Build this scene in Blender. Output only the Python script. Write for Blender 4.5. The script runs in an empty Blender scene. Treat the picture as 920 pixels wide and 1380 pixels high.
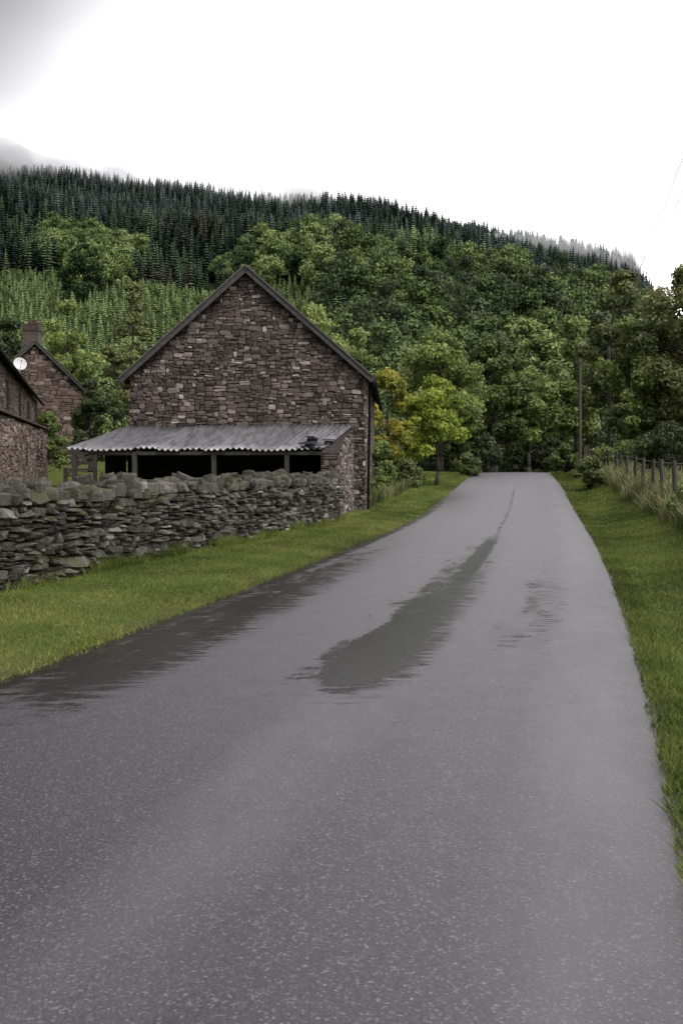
import bpy, math, random, bmesh
import numpy as np
from mathutils import Vector, Matrix
rng=np.random.default_rng(7); random.seed(7)
F=1342.0
scene=bpy.context.scene
scene.view_settings.view_transform='Standard'
try: scene.view_settings.look='None'
except Exception: pass
scene.view_settings.exposure=0

# ------------------------------------------------------------------ terrain functions
def ss(a):
    a=np.clip(a,0,1); return a*a*(3-2*a)
def xc(y):
    y=np.asarray(y,float); yy=np.maximum(y,-12)
    return .17*y+2.2*(1-np.exp(-yy/20))-2.05
_py=np.arange(-60,400,.5)
_pz=np.interp(_py,[-60,24,30,38,50,60,65,72,90,120,400],[0,0,.05,.3,.67,.96,1.03,.85,.1,-1,-1])
_k=np.hanning(13);_k/=_k.sum()
_pz=np.convolve(np.pad(_pz,6,mode='edge'),_k,'valid')
def prof(y): return np.interp(y,_py,_pz)
_ru=np.array([-600,0,60,230,350,480,600,720,800,850,880,950,1400.])
_rz=np.array([172,170,169,163,156,149,141,132,125,117,98,58,40.])
def zt(x,y):
    x=np.asarray(x,float); y=np.asarray(y,float)
    t=x-xc(y)
    z=prof(y)
    off=ss((np.abs(t)-2.5)/.6)
    z=z+ .05*ss((-t-2.35)/.5)
    z=z+ .50*ss((t-2.7)/2.4)*(.1+.9*ss((y-5)/15))
    z=z+ .6*ss((-t-13)/3)*ss((y-24)/8)
    z=z+off*(.03*np.sin(x*1.3+y*.7)+.02*np.sin(x*3.1-y*2.3))
    z=z+.25*ss((-t-9)/6)*np.sin(x*.11+y*.05)*ss((y-60)/20)
    up=x/np.maximum(y,100)*F+460
    R=np.interp(up,_ru,_rz)
    g=np.clip((y-120)/480,0,1)
    h=R*g**1.02
    h=np.where(y>600,R*(1-ss((y-600)/500)*.9),h)
    und=(4*np.sin(x*.031+1)+3*np.sin(y*.04+x*.02)+2.0*np.sin(x*.09+y*.05))*ss((y-150)/150)
    return z+h+und*np.where(y>540,np.clip(1-(y-540)/60,0.15,1),1)

# ------------------------------------------------------------------ mesh helpers
def mesh_np(name,verts,faces,mat,var=None,smooth=False,uv=None,parent=None):
    me=bpy.data.meshes.new(name)
    verts=np.ascontiguousarray(verts,dtype=np.float32); faces=np.ascontiguousarray(faces,dtype=np.int32)
    k=faces.shape[1]
    me.vertices.add(len(verts)); me.vertices.foreach_set('co',verts.ravel())
    me.loops.add(faces.size); me.loops.foreach_set('vertex_index',faces.ravel())
    me.polygons.add(len(faces)); me.polygons.foreach_set('loop_start',np.arange(0,faces.size,k,dtype=np.int32))
    me.update(calc_edges=True)
    if smooth: me.polygons.foreach_set('use_smooth',np.ones(len(faces),dtype=bool))
    if var is not None:
        a=me.attributes.new('var','FLOAT','FACE'); a.data.foreach_set('value',np.asarray(var,dtype=np.float32))
    if uv is not None:
        l=me.uv_layers.new(name='UVMap'); l.data.foreach_set('uv',np.ascontiguousarray(uv[faces.ravel()],dtype=np.float32).ravel())
    me.materials.append(mat)
    ob=bpy.data.objects.new(name,me); scene.collection.objects.link(ob)
    if parent: ob.parent=parent
    return ob
def empty(name,loc=(0,0,0)):
    e=bpy.data.objects.new(name,None); scene.collection.objects.link(e); e.location=loc; e.empty_display_size=.2
    return e
class B:
    def __init__(s): s.v=[];s.f=[];s.a=[]
    def poly(s,pts,a=.5):
        n=len(s.v); s.v+= [tuple(p) for p in pts]; s.f.append(tuple(range(n,n+len(pts)))); s.a.append(a)
    def hexa(s,p,a=.5):
        n=len(s.v); s.v+=[tuple(q) for q in p]
        for f in ((0,3,2,1),(4,5,6,7),(0,1,5,4),(1,2,6,5),(2,3,7,6),(3,0,4,7)):
            s.f.append(tuple(n+i for i in f)); s.a.append(a)
    def box(s,c,sx,sy,sz,rot=None,a=.5):
        M=rot if rot is not None else Matrix.Identity(3)
        c=Vector(c); P=[]
        for z in (-1,1):
            for x,y in ((-1,-1),(1,-1),(1,1),(-1,1)):
                P.append(c+M@Vector((x*sx/2,y*sy/2,z*sz/2)))
        s.hexa(P,a)
    def beam(s,p0,p1,w,h,a=.5):
        p0=Vector(p0);p1=Vector(p1); d=(p1-p0).normalized()
        up=Vector((0,0,1)) if abs(d.z)<.95 else Vector((0,1,0))
        r=d.cross(up).normalized(); u=r.cross(d)
        P=[]
        for q in (p0,p1):
            for x,y in ((-1,-1),(1,-1),(1,1),(-1,1)): P.append(q+r*x*w/2+u*y*h/2)
        s.hexa(P,a)
    def tube(s,p0,p1,r0,r1,n=6,a=.5,cap=True):
        p0=Vector(p0);p1=Vector(p1); d=(p1-p0).normalized()
        up=Vector((0,0,1)) if abs(d.z)<.95 else Vector((1,0,0))
        r=d.cross(up).normalized(); u=r.cross(d); b=len(s.v)
        for q,R in ((p0,r0),(p1,r1)):
            for i in range(n):
                t=2*math.pi*i/n; s.v.append(tuple(q+r*math.cos(t)*R+u*math.sin(t)*R))
        for i in range(n):
            j=(i+1)%n; s.f.append((b+i,b+j,b+n+j,b+n+i)); s.a.append(a)
        if cap:
            s.f.append(tuple(b+n+i for i in range(n))); s.a.append(a)
            s.f.append(tuple(b+n-1-i for i in range(n))); s.a.append(a)
    def stone(s,o,U,V,N,w,h,d,a,j=.12,back=.04):
        c=.22+.2*random.random(); b=len(s.v)
        c2=.22+.2*random.random(); c3=.2+.25*random.random(); c4=.2+.25*random.random()
        ring=[(-1,-1+c*1.2),(-1+c,-1),(1-c2,-1),(1,-1+c2*1.2),(1,1-c3*1.2),(1-c3,1),(-1+c4,1),(-1,1-c4*1.2)]
        ring=[(x*w/2*(1+random.uniform(-j,j)*.7),y*h/2*(1+random.uniform(-j,j))) for x,y in ring]
        sk=random.uniform(-.16,.16)
        tx=random.uniform(-.3,.3)*d; ty=random.uniform(-.35,.25)*d
        for k,(sc,dd) in enumerate(((1,-back),(1,d*.5),(.82,d*.92))):
            for (x,y) in ring:
                q=o+U*(x*sc)+V*(y*sc+sk*x*.5)+N*(dd+(tx*x/w*2+ty*y/h*2 if k else 0)+(random.uniform(-.14,.14)*d if k==2 else 0))
                s.v.append(tuple(q))
        for k in (0,1):
            for i in range(8):
                jn=(i+1)%8; s.f.append((b+k*8+i,b+k*8+jn,b+k*8+8+jn,b+k*8+8+i)); s.a.append(a)
        ctr=o+N*(d*random.uniform(.9,1.15))+U*random.uniform(-.15,.15)*w+V*random.uniform(-.15,.15)*h; s.v.append(tuple(ctr)); ci=b+24
        for i in range(8):
            s.f.append((b+16+i,b+16+(i+1)%8,ci)); s.a.append(a)
    def obj(s,name,mat,parent=None,smooth=False):
        me=bpy.data.meshes.new(name); me.from_pydata(s.v,[],s.f)
        at=me.attributes.new('var','FLOAT','FACE'); at.data.foreach_set('value',s.a)
        me.materials.append(mat)
        if smooth:
            for p in me.polygons: p.use_smooth=True
        ob=bpy.data.objects.new(name,me); scene.collection.objects.link(ob)
        if parent: ob.parent=parent
        return ob

# ------------------------------------------------------------------ materials
class NT:
    def __init__(s,name):
        s.m=bpy.data.materials.new(name); s.m.use_nodes=True; s.t=s.m.node_tree; s.t.nodes.clear()
        s.out=s.t.nodes.new('ShaderNodeOutputMaterial')
    def n(s,typ,**kw):
        nd=s.t.nodes.new(typ)
        for k,v in kw.items():
            if k.startswith('i_'):
                key=k[2:].replace('_',' ')
                nd.inputs[key].default_value=v
            else: setattr(nd,k,v)
        return nd
    def l(s,a,b): s.t.links.new(a,b)
    def ramp(s,fac,stops,interp='LINEAR'):
        r=s.t.nodes.new('ShaderNodeValToRGB'); r.color_ramp.interpolation=interp
        e=r.color_ramp.elements
        while len(e)<len(stops): e.new(.5)
        for el,(p,c) in zip(e,stops):
            el.position=p; el.color=(c if len(c)==4 else (*c,1)) if hasattr(c,'__len__') else (c,c,c,1)
        s.l(fac,r.inputs[0]); return r.outputs[0]
    def math(s,op,a,b=None,c=None,clamp=False):
        m=s.t.nodes.new('ShaderNodeMath'); m.operation=op; m.use_clamp=clamp
        for i,x in enumerate((a,b,c)):
            if x is None: continue
            if isinstance(x,(int,float)): m.inputs[i].default_value=x
            else: s.l(x,m.inputs[i])
        return m.outputs[0]
    def mix(s,f,a,b,bt='MIX'):
        m=s.t.nodes.new('ShaderNodeMix'); m.data_type='RGBA'; m.blend_type=bt
        for i,x in ((0,f),(6,a),(7,b)):
            if isinstance(x,(int,float)): m.inputs[i].default_value=x
            elif hasattr(x,'__len__'): m.inputs[i].default_value=(*x,1) if len(x)==3 else x
            else: s.l(x,m.inputs[i])
        return m.outputs[2]
    def noise(s,vec,scale,detail=4,rough=.6,dist=0):
        nz=s.n('ShaderNodeTexNoise',i_Scale=scale,i_Detail=detail,i_Roughness=rough,i_Distortion=dist)
        if vec is not None: s.l(vec,nz.inputs['Vector'])
        return nz.outputs['Fac']
    def bsdf(s,col,rough,spec=.3,bump=None,bs=.3,bd=.02,metal=0):
        p=s.n('ShaderNodeBsdfPrincipled')
        for key,x in (('Base Color',col),('Roughness',rough),('Metallic',metal),('Specular IOR Level',spec)):
            if isinstance(x,(int,float)): p.inputs[key].default_value=x
            elif hasattr(x,'__len__'): p.inputs[key].default_value=(*x,1)
            else: s.l(x,p.inputs[key])
        if bump is not None:
            b=s.n('ShaderNodeBump',i_Strength=bs,i_Distance=bd); s.l(bump,b.inputs['Height']); s.l(b.outputs[0],p.inputs['Normal'])
        s.l(p.outputs[0],s.out.inputs[0]); return p
    def pos(s): return s.n('ShaderNodeNewGeometry').outputs['Position']
    def scaled(s,vec,sc):
        m=s.n('ShaderNodeMapping'); m.inputs['Scale'].default_value=sc; s.l(vec,m.inputs['Vector']); return m.outputs[0]

def stone_mat(name,stops,moss=0.,mosscol=(.07,.08,.02),fine=14):
    t=NT(name); at=t.n('ShaderNodeAttribute',attribute_name='var'); P=t.pos()
    n1=t.noise(P,fine,5,.7); n2=t.noise(P,.9,3,.6)
    v=t.math('ADD',at.outputs['Fac'],t.math('MULTIPLY',t.math('SUBTRACT',n1,.5),.8))
    v=t.math('ADD',v,t.math('MULTIPLY',t.math('SUBTRACT',n2,.5),.6))
    col=t.ramp(v,stops)
    lm=t.ramp(t.noise(P,6,5,.75),[(.60,0.),(.72,.5)])
    col=t.mix(lm,col,(.30,.29,.26))
    if moss>0:
        g=t.n('ShaderNodeNewGeometry'); sx=t.n('ShaderNodeSeparateXYZ'); t.l(g.outputs['Normal'],sx.inputs[0])
        mm=t.math('MULTIPLY',t.math('ADD',sx.outputs['Z'],.2),t.ramp(t.noise(P,2.2,5,.7),[(.46,0.),(.66,1.)]))
        mm=t.math('MULTIPLY',mm,moss,clamp=True)
        col=t.mix(mm,col,mosscol)
    t.bsdf(col,.72,.35,n1,.9,.05); return t.m
M_barn=stone_mat('barn_stone',[(0,(.032,.025,.022)),(.3,(.080,.062,.054)),(.55,(.138,.110,.097)),(.8,(.25,.21,.185)),(1,(.46,.42,.38))])
M_wall=stone_mat('dry_stone',[(0,(.016,.0145,.012)),(.3,(.054,.047,.040)),(.6,(.115,.103,.09)),(.85,(.225,.207,.187)),(1,(.46,.44,.40))],moss=.95)
M_red=stone_mat('red_stone',[(0,(.055,.037,.032)),(.4,(.13,.09,.076)),(.7,(.21,.15,.128)),(1,(.36,.31,.27))])
def mortar(name,c1,c2):
    t=NT(name); P=t.pos(); v=t.n('ShaderNodeTexVoronoi',feature='DISTANCE_TO_EDGE',i_Scale=1.0)
    t.l(t.scaled(P,(3.2,3.2,7.5)),v.inputs['Vector'])
    n=t.noise(P,16,5,.7)
    col=t.mix(n,c1,c2)
    e=t.ramp(v.outputs['Distance'],[(.0,0.),(.12,1.)])
    t.bsdf(t.mix(e,(.03,.027,.024),col),.9,.2,t.math('ADD',e,n),.8,.04); return t.m
M_core=mortar('rubble_core',(.025,.02,.018),(.09,.072,.062))
M_corew=mortar('wall_core',(.006,.006,.006),(.02,.018,.016))
def simple(name,c1,c2,scale=6,rough=.8,spec=.3,bs=.4,stretch=(1,1,1),metal=0,bd=.02):
    t=NT(name); P=t.scaled(t.pos(),stretch); n=t.noise(P,scale,6,.7)
    at=t.n('ShaderNodeAttribute',attribute_name='var')
    f=t.math('ADD',t.math('MULTIPLY',t.math('SUBTRACT',n,.5),1.6),at.outputs['Fac'],clamp=True)
    t.bsdf(t.mix(f,c1,c2),rough,spec,n,bs,bd,metal); return t.m
M_slate=simple('slate',(.018,.018,.02),(.06,.06,.066),5,.65)
M_verge=simple('weathered_verge',(.04,.038,.036),(.15,.14,.135),9,.8)
M_wood=simple('weathered_wood',(.035,.03,.025),(.11,.10,.088),8,.85,stretch=(3,3,.6))
M_darkw=simple('dark_parts_and_shade',(.006,.006,.005),(.02,.018,.016),4,.9,.1)  # dark parts, and boards standing in for shade in the shed
M_bark=simple('bark',(.03,.025,.02),(.10,.085,.07),9,.9,stretch=(2,2,.6))
M_wire=simple('galvanised_wire',(.12,.12,.12),(.2,.2,.2),5,.5)
M_white=simple('white_paint',(.65,.65,.63),(.8,.8,.8),3,.5)
M_tile=simple('clay_tile',(.05,.03,.025),(.13,.08,.065),7,.8)
M_glass=simple('dark_window',(.01,.012,.014),(.02,.022,.026),3,.15,.6)
M_leafl=simple('fallen_leaf',(.08,.05,.02),(.22,.16,.06),30,.6)

def corr_mat():
    t=NT('corrugated_iron'); P=t.pos(); n=t.noise(t.scaled(P,(3.5,.5,.5)),1.6,6,.7); n2=t.noise(P,20,4,.6)
    col=t.mix(n2,(.20,.20,.215),(.36,.36,.38))
    col=t.mix(t.ramp(n,[(.44,0.),(.62,.8)]),col,(.10,.085,.08))
    at=t.n('ShaderNodeAttribute',attribute_name='var')
    col=t.mix(t.math('MULTIPLY',at.outputs['Fac'],.5),col,(.10,.10,.105))
    t.bsdf(col,.42,.5,n2,.12,.01,.3); return t.m
M_corr=corr_mat()

def leaf_mat(name,dark,mid,light,trans=.25,rand=.35):
    t=NT(name); at=t.n('ShaderNodeAttribute',attribute_name='var'); oi=t.n('ShaderNodeObjectInfo')
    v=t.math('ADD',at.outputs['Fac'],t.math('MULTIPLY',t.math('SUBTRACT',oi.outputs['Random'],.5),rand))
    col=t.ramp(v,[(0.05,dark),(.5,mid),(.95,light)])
    if trans==0:
        d=t.n('ShaderNodeBsdfDiffuse'); t.l(col,d.inputs[0]); t.l(d.outputs[0],t.out.inputs[0]); return t.m
    d=t.n('ShaderNodeBsdfPrincipled'); t.l(col,d.inputs['Base Color']); d.inputs['Roughness'].default_value=.5; d.inputs['Specular IOR Level'].default_value=.25
    tr=t.n('ShaderNodeBsdfTranslucent'); t.l(col,tr.inputs['Color'])
    mx=t.n('ShaderNodeMixShader'); mx.inputs[0].default_value=trans
    t.l(d.outputs[0],mx.inputs[1]); t.l(tr.outputs[0],mx.inputs[2]); t.l(mx.outputs[0],t.out.inputs[0]); return t.m
L_lime=leaf_mat('leaf_lime',(.10,.14,.02),(.28,.35,.05),(.52,.56,.12))
L_bright=leaf_mat('leaf_bright',(.045,.07,.02),(.19,.25,.07),(.40,.46,.15))
L_mid=leaf_mat('leaf_mid',(.03,.052,.018),(.13,.18,.055),(.30,.365,.12))
L_olive=leaf_mat('leaf_olive',(.024,.036,.015),(.115,.14,.05),(.28,.305,.12))
L_dark=leaf_mat('leaf_dark',(.012,.022,.010),(.048,.072,.028),(.125,.16,.064))
L_yel=leaf_mat('leaf_yellow',(.10,.14,.025),(.27,.28,.05),(.65,.54,.09))
L_birch=leaf_mat('leaf_birch',(.045,.062,.022),(.14,.165,.06),(.29,.31,.12))
L_con=leaf_mat('needle_dark',(.012,.023,.018),(.036,.055,.045),(.09,.118,.096),0,.8)  # dark needles, bluish tint is distance haze put into the colour
L_conhaze=leaf_mat('needle_hazed',(.042,.058,.055),(.095,.118,.11),(.17,.198,.185),0,.8)  # pale blue-grey: distance haze painted into the needle colour
L_congr=leaf_mat('needle_green',(.022,.04,.022),(.070,.102,.056),(.15,.195,.11),0,.8)
L_young=leaf_mat('needle_young',(.09,.135,.055),(.24,.315,.13),(.41,.49,.24),0,.5)
L_brown=leaf_mat('larch_brown',(.030,.034,.026),(.080,.078,.058),(.13,.128,.10),0,.5)
L_hill=leaf_mat('leaf_hill',(.012,.024,.012),(.070,.105,.046),(.175,.225,.095),0,1.0)  # slightly greyed, far haze mixed into the leaf colour
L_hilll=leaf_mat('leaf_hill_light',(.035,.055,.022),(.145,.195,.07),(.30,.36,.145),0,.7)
L_grass=leaf_mat('grass_blades',(.06,.08,.018),(.168,.21,.042),(.34,.36,.11),.3,0)
L_tall=leaf_mat('tall_grass',(.07,.09,.03),(.19,.21,.08),(.50,.45,.26),.3,0)

# ------------------------------------------------------------------ ground
def ground_mat():
    t=NT('ground_grass'); P=t.pos(); uv=t.n('ShaderNodeUVMap',uv_map='UVMap'); s=t.n('ShaderNodeSeparateXYZ'); t.l(uv.outputs[0],s.inputs[0])
    n1=t.noise(P,1.3,5,.65); n2=t.noise(P,22,4,.7); n3=t.noise(P,.35,3,.5)
    g=t.ramp(t.math('ADD',t.math('MULTIPLY',n1,.6),t.math('MULTIPLY',n2,.4)),[(.3,(.04,.058,.013)),(.5,(.09,.12,.025)),(.72,(.19,.215,.055))])
    g=t.mix(t.ramp(n3,[(.45,0.),(.65,.5)]),g,(.15,.135,.05))
    a=t.math('ABSOLUTE',s.outputs['X']); d=t.math('ADD',a,t.math('MULTIPLY',t.math('SUBTRACT',n1,.5),.7))
    e=t.ramp(t.math('SUBTRACT',d,2.2),[(.15,1.),(.42,0.)])
    g=t.mix(e,g,t.mix(n2,(.05,.042,.025),(.13,.115,.06)))
    far=t.ramp(t.math('DIVIDE',s.outputs['Y'],400.),[(.2,0.),(.32,1.)])
    ff=t.mix(t.noise(P,.06,4,.6),(.02,.032,.012),(.055,.08,.025))
    g=t.mix(far,g,ff)
    t.bsdf(g,.95,.1,n2,.8,.05); return t.m
ya=[];y=-30.
while y<3000:
    ya.append(y)
    y+= .5 if y<3 else .25 if y<45 else .5 if y<75 else max(1.5,(y-70)*.02)
tp=[0,.6,1.2,1.8,2.2,2.32,2.42,2.5,2.6,2.75]
t_=2.75
while t_<1800:
    t_+= .15 if t_<6 else .4 if t_<14 else max(.8,(t_-10)*.07); tp.append(t_)
ta=np.array([-q for q in tp[:0:-1]]+tp); ya=np.array(ya)
T,Y=np.meshgrid(ta,ya); X=xc(Y)+T; Z=zt(X,Y)
Z=np.where(np.abs(T)<2.3,prof(Y)-.05,Z); Z=np.where((np.abs(T)>=2.3)&(np.abs(T)<2.45),prof(Y)-.012,Z)
nx=len(ta); idx=np.arange(len(ya)*nx).reshape(len(ya),nx)
faces=np.stack([idx[:-1,:-1],idx[:-1,1:],idx[1:,1:],idx[1:,:-1]],-1).reshape(-1,4)
mesh_np('ground',np.stack([X,Y,Z],-1).reshape(-1,3),faces,ground_mat(),smooth=True,uv=np.stack([T,Y],-1).reshape(-1,2))

# ------------------------------------------------------------------ road
def road_mat():
    t=NT('wet_asphalt'); P=t.pos(); uvn=t.n('ShaderNodeUVMap',uv_map='UVMap'); uv=uvn.outputs[0]
    s=t.n('ShaderNodeSeparateXYZ'); t.l(uv,s.inputs[0]); x=s.outputs['X']; y=s.outputs['Y']
    agg=t.n('ShaderNodeTexVoronoi',i_Scale=120.); t.l(P,agg.inputs['Vector'])
    sc=t.n('ShaderNodeSeparateColor'); t.l(agg.outputs['Color'],sc.inputs[0]); rnd=sc.outputs[0]
    fine=t.noise(P,48,4,.8); mid=t.noise(P,3,5,.7); big=t.noise(t.scaled(uv,(1.4,.35,1)),.8,4,.6)
    str1=t.noise(t.scaled(uv,(2.2,.6,1)),1.4,5,.65,.4)
    str2=t.noise(t.scaled(uv,(1.6,6.5,1)),1.6,8,.8,.2)
    def strip(c,w,wob=.3):
        xx=t.math('ADD',x,t.math('MULTIPLY',t.math('SUBTRACT',str1,.5),wob))
        d=t.math('DIVIDE',t.math('SUBTRACT',xx,c),w)
        return t.math('SUBTRACT',1.,t.math('MULTIPLY',d,d),clamp=True)
    def yr(a,b,f=2.,f2=4.):
        u1=t.math('DIVIDE',t.math('SUBTRACT',y,a),f,clamp=True); u2=t.math('DIVIDE',t.math('SUBTRACT',b,y),f2,clamp=True)
        return t.math('MULTIPLY',u1,u2)
    core=t.math('MULTIPLY',strip(.18,.28,.35),yr(6.8,11.5,.8,3.))
    core2=t.math('MULTIPLY',strip(.26,.15,.35),t.math('MULTIPLY',yr(13,24,2.5,5.),.8))
    m1=t.math('MULTIPLY',strip(.26,.62,.8),yr(6.0,30,1.5,18))
    m1b=t.math('MULTIPLY',strip(.25,.09,.35),t.math('MULTIPLY',yr(18,62,6.,20),.8))
    m2=t.math('MULTIPLY',strip(-1.8,.85,.9),yr(4.4,28,3.,16))
    m3=t.math('MULTIPLY',strip(1.45,.5,.6),t.math('MULTIPLY',yr(5,24,5,12),.62))
    m4=t.math('MULTIPLY',strip(-2.3,.35,.3),yr(2,45,6,15))
    m=t.math('MAXIMUM',t.math('MAXIMUM',m1,m2),t.math('MAXIMUM',m3,t.math('MAXIMUM',m4,m1b)))
    cc=t.math('MAXIMUM',core,core2)
    nn=t.math('ADD',t.math('MULTIPLY',str1,.50),t.math('MULTIPLY',str2,1.15))
    wet=t.ramp(t.math('ADD',t.math('ADD',t.math('MULTIPLY',m,.42),t.math('MULTIPLY',cc,.36)),nn),[(.99,0.),(1.0,.0),(1.22,1.)])
    wet=t.ramp(t.math('SUBTRACT',t.math('ADD',t.math('ADD',t.math('MULTIPLY',m,.46),t.math('MULTIPLY',cc,.38)),nn),.25),[(.80,0.),(.96,1.)])
    wet=t.math('MULTIPLY',wet,t.math('ADD',.55,t.math('MULTIPLY',fine,.9)),clamp=True)
    sheen=t.math('MAXIMUM',strip(1.95,.42),t.math('MULTIPLY',strip(.38,.40),t.math('SUBTRACT',1.,yr(6,80,3,2))))
    sheen=t.math('MULTIPLY',sheen,t.ramp(big,[(.35,.15),(.65,1.)]))
    col=t.ramp(rnd,[(0,(.008,.007,.008)),(.5,(.024,.021,.024)),(.85,(.062,.056,.062)),(1,(.24,.22,.24))])
    col=t.mix(t.ramp(fine,[(.35,.8),(.6,0.)]),col,(.006,.005,.006))
    col=t.mix(t.math('MULTIPLY',big,.3),col,(.030,.026,.030))
    col=t.mix(t.math('MULTIPLY',sheen,.42),col,(.15,.138,.15))  # bright streaks: sky sheen painted into the base colour
    col=t.mix(t.math('MULTIPLY',wet,.92),col,(.006,.0055,.005))  # wet patches; dark reflection of the hills put into the base colour
    rough=t.math('ADD',.37,t.math('MULTIPLY',mid,.16)); rough=t.math('ADD',rough,t.math('MULTIPLY',rnd,.06))
    rough=t.math('SUBTRACT',rough,t.math('MULTIPLY',wet,.29))
    h=t.math('ADD',t.math('MULTIPLY',rnd,.7),fine)
    h=t.math('MULTIPLY',h,t.math('SUBTRACT',1.,t.math('MULTIPLY',wet,.8)))
    spec=t.math('SUBTRACT',.95,t.math('MULTIPLY',wet,.75))
    p=t.bsdf(col,rough,spec,h,.6,.008)
    t.l(t.math('SUBTRACT',1.53,t.math('MULTIPLY',wet,.24)),p.inputs['IOR'])
    p.inputs['Specular Tint'].default_value=(1.0,.955,1.0,1)
    return t.m
ry=[];y=-20.
while y<150: ry.append(y); y+= .1 if y<30 else .3
ry=np.array(ry)
ec=2.42+.02*np.sin(ry*2.1)+.012*np.sin(ry*5.3+1)+.01*np.sin(ry*11.7)+rng.normal(0,.006,len(ry))
ed=2.42+.02*np.sin(ry*1.7+2)+.012*np.sin(ry*6.1)+.01*np.sin(ry*13.1)+rng.normal(0,.006,len(ry))
ss_=np.linspace(-1,1,25)
TT=np.where(ss_[None,:]<0,ss_[None,:]*ec[:,None],ss_[None,:]*ed[:,None])
YY=np.repeat(ry[:,None],25,1)
ZZ=prof(YY)+.004+.035*(1-(TT/2.42)**2)
ZZ[:,0]-=.012; ZZ[:,-1]-=.012
idx=np.arange(len(ry)*25).reshape(len(ry),25)
faces=np.stack([idx[:-1,:-1],idx[:-1,1:],idx[1:,1:],idx[1:,:-1]],-1).reshape(-1,4)
mesh_np('road',np.stack([xc(YY)+TT,YY,ZZ],-1).reshape(-1,3),faces,road_mat(),smooth=True,uv=np.stack([TT,YY],-1).reshape(-1,2))

# ------------------------------------------------------------------ foliage generators
def leaf_quads(P,Nrm,size,r):
    n=len(P)
    Nrm=Nrm+r.normal(0,.6,(n,3)); Nrm/=np.linalg.norm(Nrm,axis=1,keepdims=True)+1e-9
    a=np.cross(Nrm,r.normal(0,1,(n,3))); a/=np.linalg.norm(a,axis=1,keepdims=True)+1e-9
    b=np.cross(Nrm,a); s=(size*(.6+.8*r.random(n)))[:,None]
    V=np.stack([P-a*s*.55,P-b*s*.32+a*s*.05,P+a*s*.55,P+b*s*.32-a*s*.05],1).reshape(-1,3)
    return V
def crown(r,cx,cz,rx,rz,nl,lr,n,size,flat=0.,taper=0.):
    C=[];Rr=[]
    for i in range(nl):
        d=r.normal(0,1,3); d/=np.linalg.norm(d); k=(.35+.62*r.random()**.6)
        if i<2: d=np.array([.15*(-1)**i,0,1]); k=.9
        p=np.array([d[0]*rx,d[1]*rx,d[2]*rz])*k
        w=1-taper*max(0,p[2]/rz)
        p[0]*=w;p[1]*=w
        C.append(p+np.array([cx[0],cx[1],cz])); Rr.append(lr*rx*(.65+.7*r.random())*(1-.35*taper*max(0,p[2]/rz)))
    C=np.array(C);Rr=np.array(Rr); lv=r.random(nl)
    w=Rr**2/np.sum(Rr**2); li=r.choice(nl,n,p=w)
    d=r.normal(0,1,(n,3)); d/=np.linalg.norm(d,axis=1,keepdims=True)
    q=r.random(n)**.33
    k=np.sin(d[:,0]*7+li)+np.sin(d[:,1]*8+li*2.3)+np.sin(d[:,2]*7+li*1.7)
    q=q*(1+.12*k)
    P=C[li]+d*(Rr[li]*q)[:,None]*np.array([1,1,.8-flat])
    nr=d*.9+np.array([0,0,.35])
    V=leaf_quads(P,nr,size,r)
    Fc=np.arange(4*n).reshape(n,4)
    var=.22+.38*lv[li]+.28*r.random(n)+.12*d[:,2]+.06*k  # lobe tops lighter, undersides and hollows darker: light and shade put into leaf colour
    return V,Fc,var,C,Rr
def make_tree(name,x,y,h,w,mat,seed,n=16000,size=.2,nl=30,lr=.34,cb=.25,trunk=.18,taper=.3,z=None,barkm=None,lean=0):
    r=np.random.default_rng(seed); random.seed(seed)
    z0=float(zt(x,y)) if z is None else z
    e=empty(name,(x,y,z0-.05))
    rz=h*(1-cb)/2*.9; cz=h-rz*1.03; rx=w/2*.84
    V,Fc,var,C,Rr=crown(r,(lean,0),cz,rx,rz,nl,lr,n,size,0,taper)
    mesh_np('foliage',V,Fc,mat,var,parent=e)
    b=B(); pts=[Vector((0,0,0))]; k=6
    for i in range(1,k+1):
        f=i/k; pts.append(Vector((lean*f+r.normal(0,.03*h*.3),r.normal(0,.02*h*.3),f*h*.8)))
    for i in range(k): b.tube(pts[i],pts[i+1],trunk*(1-i/k*.85)*(1.25 if i==0 else 1),trunk*(1-(i+1)/k*.85),8,.4)
    for c,R in zip(C,Rr):
        c=Vector(c); f=min(.9,max(.18,(c.z-.35*math.hypot(c.x-lean,c.y))/(h*.8)-.08)); i=int(f*k); a=pts[i].lerp(pts[i+1],f*k-i)
        m=a.lerp(c,.5)+Vector((0,0,-.04*h+.02*h*r.random()))
        r0=trunk*(1-f*.85)*.45; b.tube(a,m,r0,r0*.6,5,.4,False); b.tube(m,c,r0*.6,r0*.2,5,.4,False)
    b.obj('trunk_and_limbs',barkm or M_bark,e,True)
    return e
def px(u,y): return (u-460)/F*y
def hz(v,y): return 1.6+(625-v)/F*y
def tree_px(name,u,vt,wpx,y,mat,seed,**k):
    x=px(u,y); z=float(zt(x,y)); return make_tree(name,x,y,hz(vt,y)-z,wpx/F*y,mat,seed,**k)

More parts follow.
